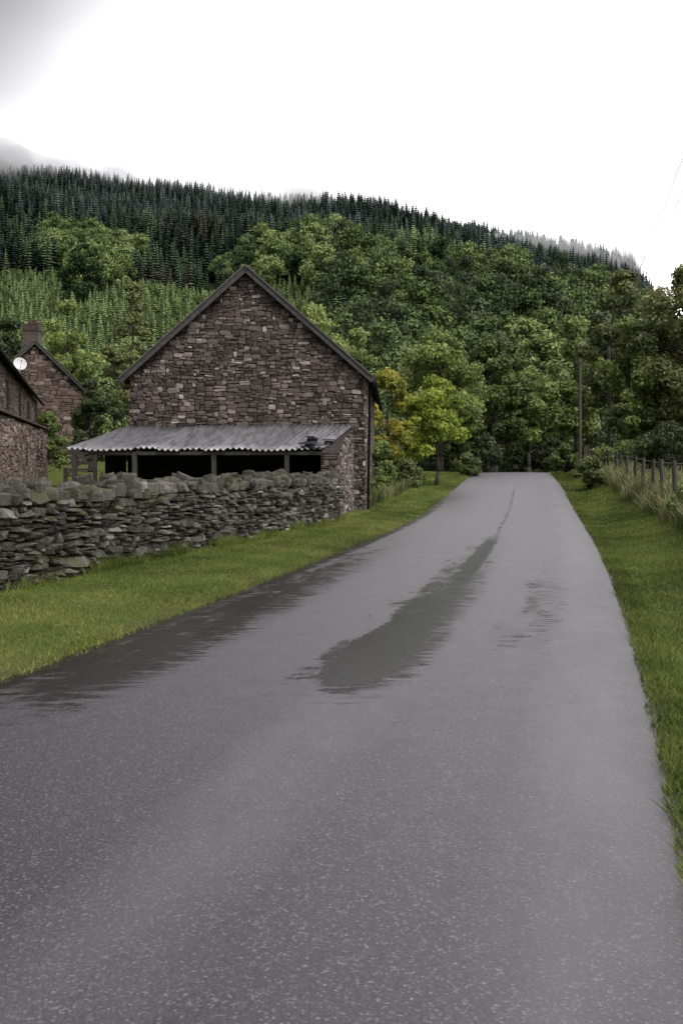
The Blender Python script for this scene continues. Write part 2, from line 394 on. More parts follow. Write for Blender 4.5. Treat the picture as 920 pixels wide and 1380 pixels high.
tree_px('sycamore_sapling',587,508,108,46,L_lime,11,n=15000,size=.13,cb=.28,trunk=.09,nl=34,lr=.30,taper=.35)
tree_px('yellow_maple_tree',524,498,80,52,L_yel,12,n=12000,size=.15,cb=.05,trunk=.1,nl=26)
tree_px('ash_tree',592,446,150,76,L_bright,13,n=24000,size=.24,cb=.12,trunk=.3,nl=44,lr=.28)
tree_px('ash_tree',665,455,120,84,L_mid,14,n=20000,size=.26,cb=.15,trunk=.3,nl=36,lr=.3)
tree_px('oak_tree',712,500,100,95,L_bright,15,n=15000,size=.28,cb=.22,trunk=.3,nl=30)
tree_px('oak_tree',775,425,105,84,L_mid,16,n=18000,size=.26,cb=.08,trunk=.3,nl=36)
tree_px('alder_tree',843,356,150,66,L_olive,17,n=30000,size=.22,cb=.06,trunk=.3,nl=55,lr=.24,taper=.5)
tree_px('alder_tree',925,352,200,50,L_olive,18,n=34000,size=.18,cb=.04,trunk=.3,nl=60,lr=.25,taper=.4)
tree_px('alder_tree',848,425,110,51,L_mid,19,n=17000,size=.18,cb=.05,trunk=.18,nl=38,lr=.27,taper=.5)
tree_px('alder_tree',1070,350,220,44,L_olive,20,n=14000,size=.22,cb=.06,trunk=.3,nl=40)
tree_px('birch_tree',178,372,98,54,L_birch,21,n=15000,size=.15,cb=.1,trunk=.12,nl=42,lr=.22,taper=.55)
tree_px('yew_tree',122,508,64,47,L_dark,22,n=9000,size=.13,cb=.02,trunk=.12,nl=26,taper=.3)
tree_px('field_maple_tree',92,402,90,76,L_bright,23,n=13000,size=.24,cb=.1,trunk=.2,nl=30)
tree_px('oak_tree',15,425,90,90,L_dark,24,n=12000,size=.28,cb=.1,trunk=.25,nl=28)
tree_px('field_maple_tree',425,405,120,72,L_bright,25,n=15000,size=.22,cb=.1,trunk=.25,nl=32)
tree_px('field_maple_tree',480,440,80,85,L_mid,26,n=12000,size=.25,cb=.1,trunk=.25,nl=26)
tree_px('oak_tree',745,545,90,100,L_mid,27,n=10000,size=.28,cb=.2,trunk=.25,nl=24)
def shrub(name,u,vt,wpx,y,mat,seed,n=5000,size=.1,nl=18,**k):
    return tree_px(name,u,vt,wpx,y,mat,seed,n=n,size=size,nl=nl,cb=0.0,trunk=.04,taper=.2,lr=.38,**k)
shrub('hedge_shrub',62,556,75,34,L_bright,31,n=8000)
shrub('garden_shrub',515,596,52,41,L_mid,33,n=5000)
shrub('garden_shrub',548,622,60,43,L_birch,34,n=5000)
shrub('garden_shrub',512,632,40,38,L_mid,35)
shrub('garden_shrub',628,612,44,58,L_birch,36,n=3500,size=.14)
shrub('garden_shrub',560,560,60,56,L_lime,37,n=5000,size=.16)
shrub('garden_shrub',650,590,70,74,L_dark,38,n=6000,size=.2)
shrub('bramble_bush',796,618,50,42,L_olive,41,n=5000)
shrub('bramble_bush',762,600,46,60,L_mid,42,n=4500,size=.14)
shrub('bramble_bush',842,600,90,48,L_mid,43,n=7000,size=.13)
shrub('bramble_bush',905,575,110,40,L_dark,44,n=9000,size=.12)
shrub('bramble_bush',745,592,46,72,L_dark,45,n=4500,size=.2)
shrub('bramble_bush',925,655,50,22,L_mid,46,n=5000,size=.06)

# prototypes for the hillside
def conifer_proto(name,mat,seed,parent,wid=.2,tiers=13,br=8):
    r=np.random.default_rng(seed); V=[];Fc=[];A=[]
    def q(p,a):
        n=len(V); V.extend(p); Fc.append((n,n+1,n+2,n+3)); A.append(a)
    for i in range(tiers):
        f=i/tiers; z=.08+.9*f; R=wid*(1-f)**.85+.012; a0=r.random()*6
        for j in range(br):
            a=a0+j*6.283/br+r.normal(0,.2); RR=R*(.65+.6*r.random()); dr=RR*(.35+.3*r.random())
            c,s=math.cos(a),math.sin(a); w=RR*.36
            base=(0,0,z+.03); tip=(c*RR,s*RR,z-dr*.6)
            m1=(c*RR*.55-s*w,s*RR*.55+c*w,z-dr*.35); m2=(c*RR*.55+s*w,s*RR*.55-c*w,z-dr*.35)
            q([base,m1,tip,m2],.2+.55*r.random()+.15*f)  # needles lighter towards the tip, top light put into the colour
    for j in range(6):
        a=j*6.283/6;b=(j+1)*6.283/6; k=wid*.35
        q([(math.cos(a)*k,math.sin(a)*k,.02),(math.cos(b)*k,math.sin(b)*k,.02),(0,0,1.0),(0,0,1.0-1e-3)],.1)
    return mesh_np(name,np.array(V),np.array(Fc),mat,A,parent=parent)
def broad_proto(name,mat,seed,parent,n=2600,size=.058,taper=.2,nl=24):
    r=np.random.default_rng(seed)
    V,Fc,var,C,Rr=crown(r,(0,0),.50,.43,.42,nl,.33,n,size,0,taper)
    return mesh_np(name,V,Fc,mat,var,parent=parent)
forest=empty('hillside_forest')
def scatter(name,pts,sc,proto):
    n=len(pts)
    if n==0: return
    z=zt(pts[:,0],pts[:,1]); a=rng.random(n)*6.283
    V=np.zeros((n,4,3))
    for k in range(4):
        an=a+k*math.pi/2+math.pi/4; h=sc/math.sqrt(2)
        V[:,k,0]=pts[:,0]+np.cos(an)*h; V[:,k,1]=pts[:,1]+np.sin(an)*h; V[:,k,2]=z-.2
    ob=mesh_np(name,V.reshape(-1,3),np.arange(4*n).reshape(n,4),M_bark,parent=forest)
    ob.instance_type='FACES'; ob.use_instance_faces_scale=True; ob.instance_faces_scale=1.0
    ob.show_instancer_for_render=False; ob.show_instancer_for_viewport=False
    proto(ob)
def cells(y0,y1,sp,u0=-260,u1=1180):
    out=[]
    y=y0
    while y<y1:
        x0=(u0-460)/F*y; x1=(u1-460)/F*y; m=int((x1-x0)/sp)
        xs=x0+(np.arange(m)+rng.random(m))*sp; ys=y+rng.normal(0,sp*.35,m)
        out.append(np.stack([xs,ys],1)); y+=sp
    return np.concatenate(out)
def U(p): return p[:,0]/p[:,1]*F+460
def split(p,k):
    i=rng.integers(0,k,len(p)); return [p[i==j] for j in range(k)]
def place(base,p,lo,hi,mats,kind,**k):
    for j,q in enumerate(split(p,len(mats))):
        if kind=='c': scatter(base,q,lo+(hi-lo)*rng.random(len(q)),lambda ob,j=j:conifer_proto('conifer_shape',mats[j],100+j+len(q),ob,**k))
        else: scatter(base,q,lo+(hi-lo)*rng.random(len(q)),lambda ob,j=j:broad_proto('broadleaf_shape',mats[j],200+j+len(q),ob,**k))
p=cells(360,650,4.3); u=U(p); wav=16*np.sin(u*.013)+8*np.sin(u*.05)
clump=np.sin(p[:,0]*.05+p[:,1]*.03)+np.sin(p[:,0]*.021-p[:,1]*.045+2)
sel=p[:,1]>388+wav-(u>440)*20
top=p[sel]; clt=clump[sel]
place('dark_conifers',top[(clt<.7)&(top[:,1]<520)],9,14,[L_con,L_con,L_conhaze],'c')
place('ridge_conifers',top[(clt<1.2)&(top[:,1]>=520)],8,14,[L_conhaze,L_con,L_conhaze],'c')
place('mixed_conifers',top[(clt>=.7)&(top[:,1]<520)],8,12,[L_congr,L_conhaze],'c',wid=.24)
place('mixed_conifers',top[(clt>=1.2)&(top[:,1]>=520)],7,10,[L_congr],'c',wid=.26)
p=cells(225,400,4.6,u0=430); u=U(p)
reg=(p[:,1]<400)&(u>430)
def swf(p): return np.sin(p[:,0]*.028+p[:,1]*.035+.6)+.6*np.sin(p[:,0]*.06-p[:,1]*.02)
swz=swf(p)
conz=reg&((p[:,1]>318+10*np.sin(u*.03))|((swz>.45)&(p[:,1]>230)))
q=p[conz]; k=swz[conz]
place('green_conifers',q[k>0],7,11,[L_congr,L_congr,L_young],'c',wid=.22)
place('green_conifers',q[k<=0],9,13,[L_con,L_congr],'c',wid=.22)
p=cells(150,335,8.8,u0=380,u1=1180); u=U(p); swz=swf(p)
p=p[(u>445-(p[:,1]-215)*.35)&(p[:,1]<322)&~((swz>.45)&(p[:,1]>230))]
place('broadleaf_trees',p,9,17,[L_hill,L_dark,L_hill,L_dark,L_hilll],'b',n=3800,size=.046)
p=cells(158,335,2.7,u1=520); u=U(p); up=308-.06*np.clip(u,0,500)+8*np.sin(u*.02)
sel=(u<455-(p[:,1]-215)*.3)&(p[:,1]>160+6*np.sin(u*.03))&(p[:,1]<up)&~((u>104)&(u<166)&(p[:,1]>250))
place('young_plantation',p[sel],2.4,4.4,[L_young,L_young,L_young,L_hilll],'c',wid=.30,tiers=9,br=7)
p=cells(285,400,5.0,u1=470); u=U(p)
sel=(p[:,1]>306-.06*np.clip(u,0,500)+8*np.sin(u*.02))&(u<460)
q=p[sel]; rr=np.sin(q[:,0]*.09)+np.sin(q[:,0]*.04+q[:,1]*.06)
place('larch_trees',q[rr>.9],8,12,[L_brown,L_con],'c',wid=.24)
place('dark_conifers',q[(rr<=.9)&(rr>-.7)],9,13,[L_con,L_congr],'c')
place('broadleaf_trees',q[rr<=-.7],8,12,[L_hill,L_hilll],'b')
p=cells(248,305,7.0,u0=100,u1=170)
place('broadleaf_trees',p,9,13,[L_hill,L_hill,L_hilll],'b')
p=cells(104,160,8.5,u1=470)
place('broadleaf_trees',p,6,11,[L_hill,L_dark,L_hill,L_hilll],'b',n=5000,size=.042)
p=cells(104,155,8.5,u0=460)
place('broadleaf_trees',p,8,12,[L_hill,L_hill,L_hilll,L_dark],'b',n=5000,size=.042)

# ------------------------------------------------------------------ grass blades
def blades(n,tl,th,ylo,yhi,hmin,hmax,w,name,parent,pw=2.0,mat=None,excl=None,dv=0,edge=.5):
    f=rng.random(n)**pw; y=ylo+(yhi-ylo)*f; t=tl(y)+(th(y)-tl(y))*rng.random(n); x=xc(y)+t
    k=~((np.abs(t)<2.42+.28*rng.random(n)*(1+np.sin(y*1.9+np.sin(y*.7))))&(rng.random(n)<edge))
    if excl is not None: k&=~excl(x,y)
    x=x[k];y=y[k]
    n=len(x)
    z=zt(x,y); a=rng.random(n)*6.283; patch=.5+.5*np.sin(x*2.3+np.sin(y*1.7))*np.sin(y*1.9+x)
    h=(hmin+(hmax-hmin)*rng.random(n))*(.7+.6*patch); w=w*(.7+.6*rng.random(n))*(1+y/25)
    ca,sa=np.cos(a),np.sin(a); ln=h*rng.normal(0,.55,n); ln2=h*rng.normal(0,.55,n)
    P=np.stack([x,y,z-.01],1)
    s=np.stack([ca*w/2,sa*w/2,np.zeros(n)],1); tip=P+np.stack([ln,ln2,h],1)
    V=np.stack([P-s,P+s,tip+s*.15,tip-s*.15],1).reshape(-1,3)
    pb=np.sin(x*.9+1)*np.sin(y*.55+x*.3)+.9*np.sin(x*2.9+y*1.1)*np.sin(y*2.3-x)
    return mesh_np(name,V,np.arange(4*n).reshape(n,4),mat or L_grass,.15+dv+.55*rng.random(n)+.19*pb,parent=parent)
grass=empty('verge_grass')
def wx(y): return -4.2+.281*(y-12.3)
blades(190000,lambda y:np.maximum(wx(y)-xc(y),-12*np.ones_like(y)),lambda y:-2.38+0*y,5.5,31,.014,.042,.007,'left_verge',grass,1.5,dv=-.04)
blades(45000,lambda y:-6.5+0*y,lambda y:-2.38+0*y,31,62,.03,.07,.010,'left_lawn',grass,1.0,excl=lambda x,y:(x<.9))
blades(170000,lambda y:2.38+0*y,lambda y:5.6+0*y,3.2,34,.02,.06,.008,'right_verge',grass,1.7,dv=-.16,edge=.2)
blades(45000,lambda y:2.4+0*y,lambda y:6+0*y,34,66,.04,.09,.012,'right_verge_far',grass,1.0,dv=-.05)
blades(26000,lambda y:2.33+0*y,lambda y:2.62+0*y,2.8,40,.02,.07,.008,'road_edge_grass_right',grass,1.8,dv=-.12,edge=.1)
blades(9000,lambda y:-2.6+0*y,lambda y:-2.30+0*y,5,40,.02,.05,.008,'road_edge_grass_left',grass,1.3)
blades(20000,lambda y:wx(y)-xc(y)-.02,lambda y:wx(y)-xc(y)+.28,8,27,.06,.22,.008,'wall_foot_tufts',grass,1.2,excl=lambda x,y:np.sin(y*3.1)+np.sin(y*1.3+1)+rng.normal(0,.6,len(y))<.1,dv=-.1)
def tall(n,t0,t1,ylo,yhi,hmin,hmax,name):
    f=rng.random(n)**1.3; y=ylo+(yhi-ylo)*f; x=xc(y)+t0+(t1-t0)*rng.random(n)
    cl=.5+.5*np.sin(y*1.9+x)*np.sin(x*2.7+y*.6)
    k=rng.random(n)<.15+.85*cl; x=x[k];y=y[k];cl=cl[k];n=len(x)
    z=zt(x,y)-.02; a=rng.random(n)*6.283; h=(hmin+(hmax-hmin)*rng.random(n))*(.5+.6*cl); w=.011*(1+y/30)
    dx=h*rng.normal(0,.25,n);dy=h*rng.normal(0,.25,n); P=np.stack([x,y,z],1)
    s=np.stack([np.cos(a)*w/2,np.sin(a)*w/2,0*w],1); m=P+np.stack([dx*.35,dy*.35,h*.6],1); tp_=P+np.stack([dx*1.3,dy*1.3,h],1)
    V=np.stack([P-s,P+s,m+s*.8,m-s*.8,tp_+s*.5,tp_-s*.5],1).reshape(-1,3)
    b=np.arange(n)*6; Fc=np.concatenate([np.stack([b,b+1,b+2,b+3],1),np.stack([b+3,b+2,b+4,b+5],1)])
    v=-.05+.5*rng.random(n)+.25*np.sin(y*.8+x*2); mesh_np(name,V,Fc,L_tall,np.concatenate([v,v+.30]),parent=grass)
tall(30000,4.0,6.4,10,58,.25,.85,'tall_fence_grass')
tall(4000,-5.6,-4.2,33,50,.25,.6,'tall_lawn_edge_grass')
n=260; y=6+rng.random(n)**1.2*25; t=-(2.45+np.abs(rng.normal(0,.5,n))); x=xc(y)+t
Pn=np.stack([x,y,zt(x,y)+.03],1); Vq=leaf_quads(Pn,np.tile([0,0,2.5],(n,1)),.04,rng)
mesh_np('fallen_leaves',Vq,np.arange(4*n).reshape(n,4),M_leafl,rng.random(n))

# ------------------------------------------------------------------ rubble masonry
def rubble(b,p0,p1,z0,top,hc,wc,dep,var0=0.,holes=(),N=None,j=.16,gap=.012,wav=.05):
    p0=Vector(p0);p1=Vector(p1); U_=(p1-p0); L=U_.length; U_.normalize(); V_=Vector((0,0,1))
    if N is None: N=Vector((U_.y,-U_.x,0))
    zmax=max(top(i/20*L) for i in range(21)); z=z0
    ph=random.random()*6
    while z<zmax+.15:
        h=random.uniform(*hc); x=-random.random()*.2
        while x<L:
            w=random.uniform(*wc)*(.75+.5*(h-hc[0])/(hc[1]-hc[0])); xm=x+w/2; x+=w
            if xm-w/2<-.03 or xm+w/2>L+.03:
                if xm<0 or xm>L: continue
                w=min(w,2*min(xm,L-xm)+.04)
            zw=z+wav*(math.sin(xm*1.7+z*1.1+ph)+.6*math.sin(xm*4.1-z*2.3))
            if w<.04 or zw+h*.75>min(top(xm-w*.4),top(xm+w*.4)) or zw<z0-.05: continue
            if any(a<xm<b_ and c<zw+h/2<d for a,b_,c,d in holes): continue
            parts=[(0,w,0,h)]
            if random.random()<.35: k=random.uniform(.35,.65); parts=[(0,w,0,h*k),(0,w,h*k,h)]
            elif w>wc[0]*2 and random.random()<.3: k=random.uniform(.3,.7); parts=[(0,w*k,0,h),(w*k,w,0,h*.5),(w*k,w,h*.5,h)]
            for xa,xb,a,c in parts:
                hh=c-a; o=p0+U_*(xm-w/2+(xa+xb)/2); o=Vector((o.x,o.y,zw+(a+c)/2+random.uniform(-.012,.012)))
                b.stone(o,U_,V_,N,(xb-xa)-gap*random.uniform(.3,2),hh-gap*random.uniform(.3,1.6)+random.uniform(-.01,.02),random.uniform(*dep),min(1,max(0,random.gauss(.45+var0,.19)+(.35 if random.random()<.05 else 0))),j)
        z+=h*.98
random.seed(3)
dw=empty('dry_stone_wall')
y0,y1=4.0,27.0
pa=Vector((wx(y0),y0,0)); pb=Vector((wx(y1),y1,0)); Ld=(pb-pa).length
b=B()
def wtop(s): return 1.22+.03*math.sin(s*1.1)+.03*math.sin(s*2.7+1)
rubble(b,pa,pb,-.05,wtop,(.07,.19),(.10,.38),(.05,.17),j=.26,gap=.018,wav=.035)
ud=(pb-pa).normalized(); nn=Vector((ud.y,-ud.x,0))
rubble(b,pb-nn*.5,pa-nn*.5,-.05,wtop,(.12,.2),(.25,.5),(.04,.1),j=.2)
for row,(dmin,dmax) in enumerate(((.0,.12),(.2,.3),(.38,.48))):
    s=0
    while s<Ld:
        w=random.uniform(.13,.42); h=random.uniform(.05,.13) if random.random()<.8 else random.uniform(.13,.22)
        o=pa+ud*(s+w/2)-nn*random.uniform(dmin,dmax); o.z=wtop(s)-.03
        R=Matrix.Rotation(random.uniform(-.3,.3),3,'Z')
        tilt=(Vector((0,0,1))+ud*random.uniform(-.25,.25)+nn*random.uniform(-.15,.2)).normalized()
        b.stone(o,R@ud,R@(-nn),tilt,w*1.02,random.uniform(.2,.36),h,random.gauss(.42,.17),.28,.08)
        if random.random()<.35:
            o2=o+tilt*h*.9; w2=w*random.uniform(.5,.9)
            b.stone(o2,R@ud,R@(-nn),tilt,w2,random.uniform(.15,.3),random.uniform(.04,.10),random.gauss(.45,.15),.28,.05)
        s+=w*.97
b.obj('stones',M_wall,dw)
b=B(); c0=pa-nn*.05; c1=pb-nn*.05
b.hexa([c0+Vector((0,0,-.2)),c1+Vector((0,0,-.2)),c1-nn*.42+Vector((0,0,-.2)),c0-nn*.42+Vector((0,0,-.2)),
        c0+Vector((0,0,1.16)),c1+Vector((0,0,1.16)),c1-nn*.42+Vector((0,0,1.16)),c0-nn*.42+Vector((0,0,1.16))])
b.obj('hearting',M_corew,dw)

# ------------------------------------------------------------------ gabled buildings
def gable_building(name,pl,pr,depth,z0,ze,za,mat,ovg=.28,ove=.3,hc=(.08,.19),wc=(.11,.37),dep=(.02,.06),roofm=None,sides=True):
    e=empty(name); pl=Vector(pl);pr=Vector(pr); u=(pr-pl); W=u.length; u.normalize(); d=Vector((-u.y,u.x,0)); n=-d
    Zv=lambda p,z:Vector((p.x,p.y,z))
    ap=(pl+pr)/2
    b=B()
    prof_=[Zv(pl,z0-.3),Zv(pr,z0-.3),Zv(pr,ze),Zv(ap,za),Zv(pl,ze)]
    bk=[p+d*depth for p in prof_]
    b.poly(prof_); b.poly(bk[::-1])
    for i in range(5): j=(i+1)%5; b.poly([prof_[i],bk[i],bk[j],prof_[j]])
    b.obj('wall_core',M_core,e)
    b=B(); sl=(za-ze)/(W/2)
    rubble(b,pl,pr,z0,lambda s:ze+sl*(W/2-abs(s-W/2))+.02,hc,wc,dep,N=n)
    if sides: rubble(b,pr,pr+d*depth,z0,lambda s:ze-.02,hc,wc,dep,N=u)
    b.obj('stonework',mat,e)
    b=B(); th=.10
    for sgn,pe in ((-1,pl),(1,pr)):
        eo=Zv(pe,ze-ove*sl*.9)+u*sgn*ove*.9; a=Zv(ap,za)
        lift=Vector((0,0,.05)); nrm=(Vector((0,0,1))*(W/2)+u*sgn*(za-ze)).normalized()
        rows=18
        for r_ in range(rows):
            q0=eo.lerp(a,r_/rows)+lift; q1=eo.lerp(a,(r_+1)/rows+.02)+lift
            if r_==rows-1: q1=a+lift
            f0=q0-d*ovg; g0=q0+d*(depth+ovg); f1=q1-d*ovg; g1=q1+d*(depth+ovg)
            k0=nrm*(th+.03);k1=nrm*(th)
            b.hexa([f0,g0,g1,f1,f0+k0,g0+k0,g1+k1,f1+k1] if sgn<0 else [g0,f0,f1,g1,g0+k0,f0+k0,f1+k1,g1+k1],random.uniform(.3,.7))
    b.obj('slate_roof',roofm or M_slate,e)
    b=B()
    for sgn,pe in ((-1,pl),(1,pr)):
        eo=Zv(pe,ze-ove*sl*.9)+u*sgn*ove*.9; a=Zv(ap,za)
        off=-d*(ovg+.022)
        b.beam(eo+off+Vector((0,0,.04)),a+off+Vector((0,0,.04)),.04,.17,.3)
        b.beam(eo+off*1.1+Vector((0,0,.17)),a+off*1.1+Vector((0,0,.17)),.09,.035,.9)
    b.obj('verge_boards',M_verge,e)
    return e,u,d
random.seed(5)
zb=.02
barn,bu,bd=gable_building('stone_barn',(-6.87,32.4,0),(.75,32.0,0),14,zb,4.45,7.80,M_barn)
b=B()
for f in (.2,.47,.76):
    for sg in (-1,1):
        c=Vector((-6.87,32.4,0)).lerp(Vector((.75,32,0)),.5+sg*.5*(1-f)); c.z=4.45+f*3.35-.12
        b.beam(c-bd*.30,c+bd*.1,.14,.16,.3)
b.obj('purlin_ends',M_darkw,barn)
b=B()
g0=Vector((.75+.32,31.72,4.12)); b.tube(g0,g0+bd*14.5,.07,.07,8,.2); b.tube(Vector((.92,32.25,4.1)),Vector((.86,32.25,.05)),.045,.045,8,.2)
b.tube(Vector((.92,32.25,4.1)),Vector((1.06,32.25,4.12)),.045,.045,8,.2)
b.obj('gutter_and_downpipe',M_darkw,barn)
T0=Vector((-7.05,32.36,2.78));T1=Vector((.42,31.92,2.86)); E0=Vector((-8.0,28.9,2.02));E1=Vector((-.50,28.0,2.0))
def roofpt(a,s): return T0.lerp(T1,a).lerp(E0.lerp(E1,a),s)
cols=560; rows=7; V=[];A=[]
sheet_off=[random.uniform(-.06,.06) for _ in range(12)]
for r_ in range(rows):
    s_=r_/(rows-1)
    for c_ in range(cols):
        a=c_/(cols-1); sh=int(a*10.999); s2=s_+(sheet_off[sh]*.45 if r_==rows-1 else 0)
        p=roofpt(a,s2); p.z+=.032*math.cos(a*7.5/.17*2*math.pi)+.02*math.sin(a*19+s_*2)+(.014 if sh%2 else 0)-.03*math.sin(s_*math.pi)
        V.append(tuple(p))
idx=np.arange(rows*cols).reshape(rows,cols)
Fc=np.stack([idx[:-1,:-1],idx[1:,:-1],idx[1:,1:],idx[:-1,1:]],-1).reshape(-1,4)
shv=[random.random() for _ in range(12)]
A=np.tile(np.array([shv[int(c/(cols-1)*10.999)] for c in range(cols-1)]),rows-1)
ro=mesh_np('corrugated_roof',np.array(V),Fc,M_corr,A,smooth=True,parent=barn)
md=ro.modifiers.new('s','SOLIDIFY'); md.thickness=.006; md.offset=-1
b=B()
b.beam(E0+Vector((.1,.12,-.12)),E1+Vector((-.05,.15,-.1)),.1,.10,.3)
for f in (.03,.27,.58,.86):
    p=E0.lerp(E1,f)+Vector((0,.15,-.15)); b.beam(p,Vector((p.x+.02,p.y,-.1)),.13,.13,.3)
for i in range(9):
    a=(i+.5)/9; b.beam(roofpt(a,.0)+Vector((0,0,-.09)),roofpt(a,.97)+Vector((0,0,-.09)),.07,.1,.2)
b.obj('lean_to_frame',M_wood,barn)
b=B()
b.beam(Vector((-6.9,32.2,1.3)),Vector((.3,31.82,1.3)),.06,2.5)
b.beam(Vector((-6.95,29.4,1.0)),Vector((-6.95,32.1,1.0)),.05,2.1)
b.obj('shed_shade_boards',M_darkw,barn)  # added near-black boards, painted shade under the lean-to roof
random.seed(8)
e0=Vector((-.12,27.4,0)); e1=Vector((.36,31.85,0)); eu=(e1-e0).normalized(); en=Vector((eu.y,-eu.x,0)); LE=(e1-e0).length
etop=lambda s:1.93+.87*max(0,min(1,s/LE))-.02
b=B(); rubble(b,e0,e1,0,etop,(.08,.17),(.15,.38),(.02,.06),.08,N=en); rubble(b,e0-en*.45,e0,0,lambda s:1.9,(.08,.17),(.15,.34),(.02,.06),.08,N=-eu)
b.obj('lean_to_end_stonework',M_barn,barn)
b=B(); i0=e0-en*.45;i1=e1-en*.45; z=lambda p,h:Vector((p.x,p.y,h))
b.hexa([z(e0,-.2),z(e1,-.2),z(i1,-.2),z(i0,-.2),z(e0,1.9),z(e1,2.76),z(i1,2.76),z(i0,1.9)]); b.obj('lean_to_end_core',M_core,barn)
b=B()
for i in range(9):
    p=roofpt(random.uniform(.92,1.0),random.uniform(.72,1.0)); R=Matrix.Rotation(random.uniform(-.6,.6),3,'Z')@Matrix.Rotation(random.uniform(-.25,.25),3,'X')
    b.box(p+Vector((0,0,.06+.012*i)),random.uniform(.25,.45),random.uniform(.2,.4),.02,R,random.random())
b.obj('loose_slates',M_slate,barn)

random.seed(9)
gy=58.; prr=Vector((px(120,gy),gy,0)); uu=Vector((1,.26,0)).normalized(); pll=prr-uu*6.0
house,hu,hd=gable_building('stone_cottage',pll,prr,9,.5,5.6,8.55,M_red,hc=(.14,.28),wc=(.22,.55),dep=(.02,.06),sides=False)
b=B(); cxp=(pll+prr)/2+hd*.45-hu*.15
for k in range(14):
    b.box((cxp.x,cxp.y,7.9+k*.13),.82+(.1 if k in (11,12) else 0),.7+(.1 if k in (11,12) else 0),.127,None,random.uniform(0,.35))
b.obj('brick_chimney',M_red,house)
b=B(); b.tube((cxp.x-.15,cxp.y,9.7),(cxp.x-.15,cxp.y,10.0),.13,.11,10); b.tube((cxp.x+.2,cxp.y,9.7),(cxp.x+.2,cxp.y,9.9),.12,.1,10); b.obj('chimney_pots',M_tile,house)
fh=empty('stone_farmhouse'); a0=Vector((-8.4,22.,0)); a1=Vector((px(50,53.7),53.7,0)); fu=(a1-a0).normalized(); fn=Vector((fu.y,-fu.x,0)); LF=(a1-a0).length
holes=[(6+k*6,7.1+k*6,3.4,4.5) for k in range(5)]
b=B(); rubble(b,a0,a1,.2,lambda s:4.95,(.11,.24),(.2,.5),(.02,.05),holes=holes,N=fn); b.obj('stonework',M_red,fh)
b=B(); c=[a0,a1,a1-fn*7,a0-fn*7]; ap0=(a0+c[3])/2;ap1=(a1+c[2])/2
b.hexa([z(q,-.1) for q in c]+[z(q,4.97) for q in c]); b.poly([z(a0,4.97),z(c[3],4.97),z(ap0,8.2)]); b.poly([z(a1,4.97),z(ap1,8.2),z(c[2],4.97)]); b.obj('wall_core',M_core,fh)
b=B()
for k,(h0,h1,_,_) in enumerate(holes):
    q0=a0+fu*h0+fn*.012;q1=a0+fu*h1+fn*.012
    b.poly([z(q0,3.45),z(q1,3.45),z(q1,4.45),z(q0,4.45)])
b.obj('windows',M_glass,fh)
b=B()
for h0,h1,_,_ in holes:
    q0=a0+fu*h0+fn*.03;q1=a0+fu*h1+fn*.03
    for zz in (3.43,4.47): b.beam(z(q0,zz),z(q1,zz),.05,.05,.3)
    for k in (0,.5,1): q=q0.lerp(q1,k); b.beam(z(q,3.45),z(q,4.45),.04,.04,.3)
b.obj('window_frames',M_wood,fh)
b=B()
for k in range(12):
    f0=k/12;f1=(k+1)/12+.015
    eo0=z(a0+fn*.25-fu*.3,4.82);eo1=z(a1+fn*.25+fu*.2,4.82); r0=z(ap0-fu*.3,8.3);r1=z(ap1+fu*.2,8.3)
    P=[eo0.lerp(r0,f0),eo1.lerp(r1,f0),eo1.lerp(r1,min(1,f1)),eo0.lerp(r0,min(1,f1))]
    b.hexa(P+[q+Vector((0,0,.13)) for q in P],random.uniform(.3,.6))
eo0=z(a0-fn*7.4,4.78);eo1=z(a1-fn*7.4,4.78); P=[z(ap0,8.3),z(ap1,8.3),eo1,eo0]; b.hexa(P+[q+Vector((0,0,.1)) for q in P])
b.obj('slate_roof',M_slate,fh)
b=B(); b.tube(z(a0+fn*.34,4.76),z(a1+fn*.34,4.76),.06,.06,8,.2); b.obj('gutter',M_darkw,fh)
sd=Vector((px(27,40),40,hz(491,40))); b=B()
nr,ns=5,20; base=len(b.v)
aim=Vector((.45,-.8,.35)).normalized(); r1=aim.cross(Vector((0,0,1))).normalized(); r2=r1.cross(aim)
for k in range(nr+1):
    R=.26*k/nr
    for j in range(ns):
        t=6.2832*j/ns; b.v.append(tuple(sd+r1*math.cos(t)*R+r2*math.sin(t)*R*1.05+aim*(R*R*1.1)))
for k in range(nr):
    for j in range(ns):
        j2=(j+1)%ns; b.f.append((base+k*ns+j,base+k*ns+j2,base+(k+1)*ns+j2,base+(k+1)*ns+j)); b.a.append(.6)
b.tube(sd,sd-aim*.25+Vector((-.4,0,-.15)),.025,.025,6); b.tube(sd-r2*.26,sd+aim*.35,.01,.01,5); b.tube(sd+aim*.33,sd+aim*.42,.035,.035,6)
sdo=b.obj('satellite_dish',M_white,None,True)
ob_=empty('stone_outbuilding'); a0=Vector((-6.4,17.,0)); a1=Vector((px(63,32.8),32.8,0)); fu=(a1-a0).normalized(); fn=Vector((fu.y,-fu.x,0)); LF=(a1-a0).length
holes=[(LF-3.6,LF-3.1,1.5,2.3),(LF-2.3,LF-1.8,1.5,2.3),(LF-6.6,LF-6.1,1.5,2.3)]
b=B(); rubble(b,a0,a1,.0,lambda s:2.66,(.08,.18),(.14,.36),(.02,.05),.05,holes=holes,N=fn); rubble(b,a1,a1-fn*3.,0,lambda s:2.66,(.08,.16),(.16,.36),(.02,.05),.05,N=fu)
b.obj('stonework',M_red,ob_)
b=B(); c=[a0,a1,a1-fn*3,a0-fn*3]; b.hexa([z(q,-.1) for q in c]+[z(q,2.66) for q in c[:2]]+[z(q,2.7) for q in c[2:]]); b.obj('wall_core',M_core,ob_)
b=B()
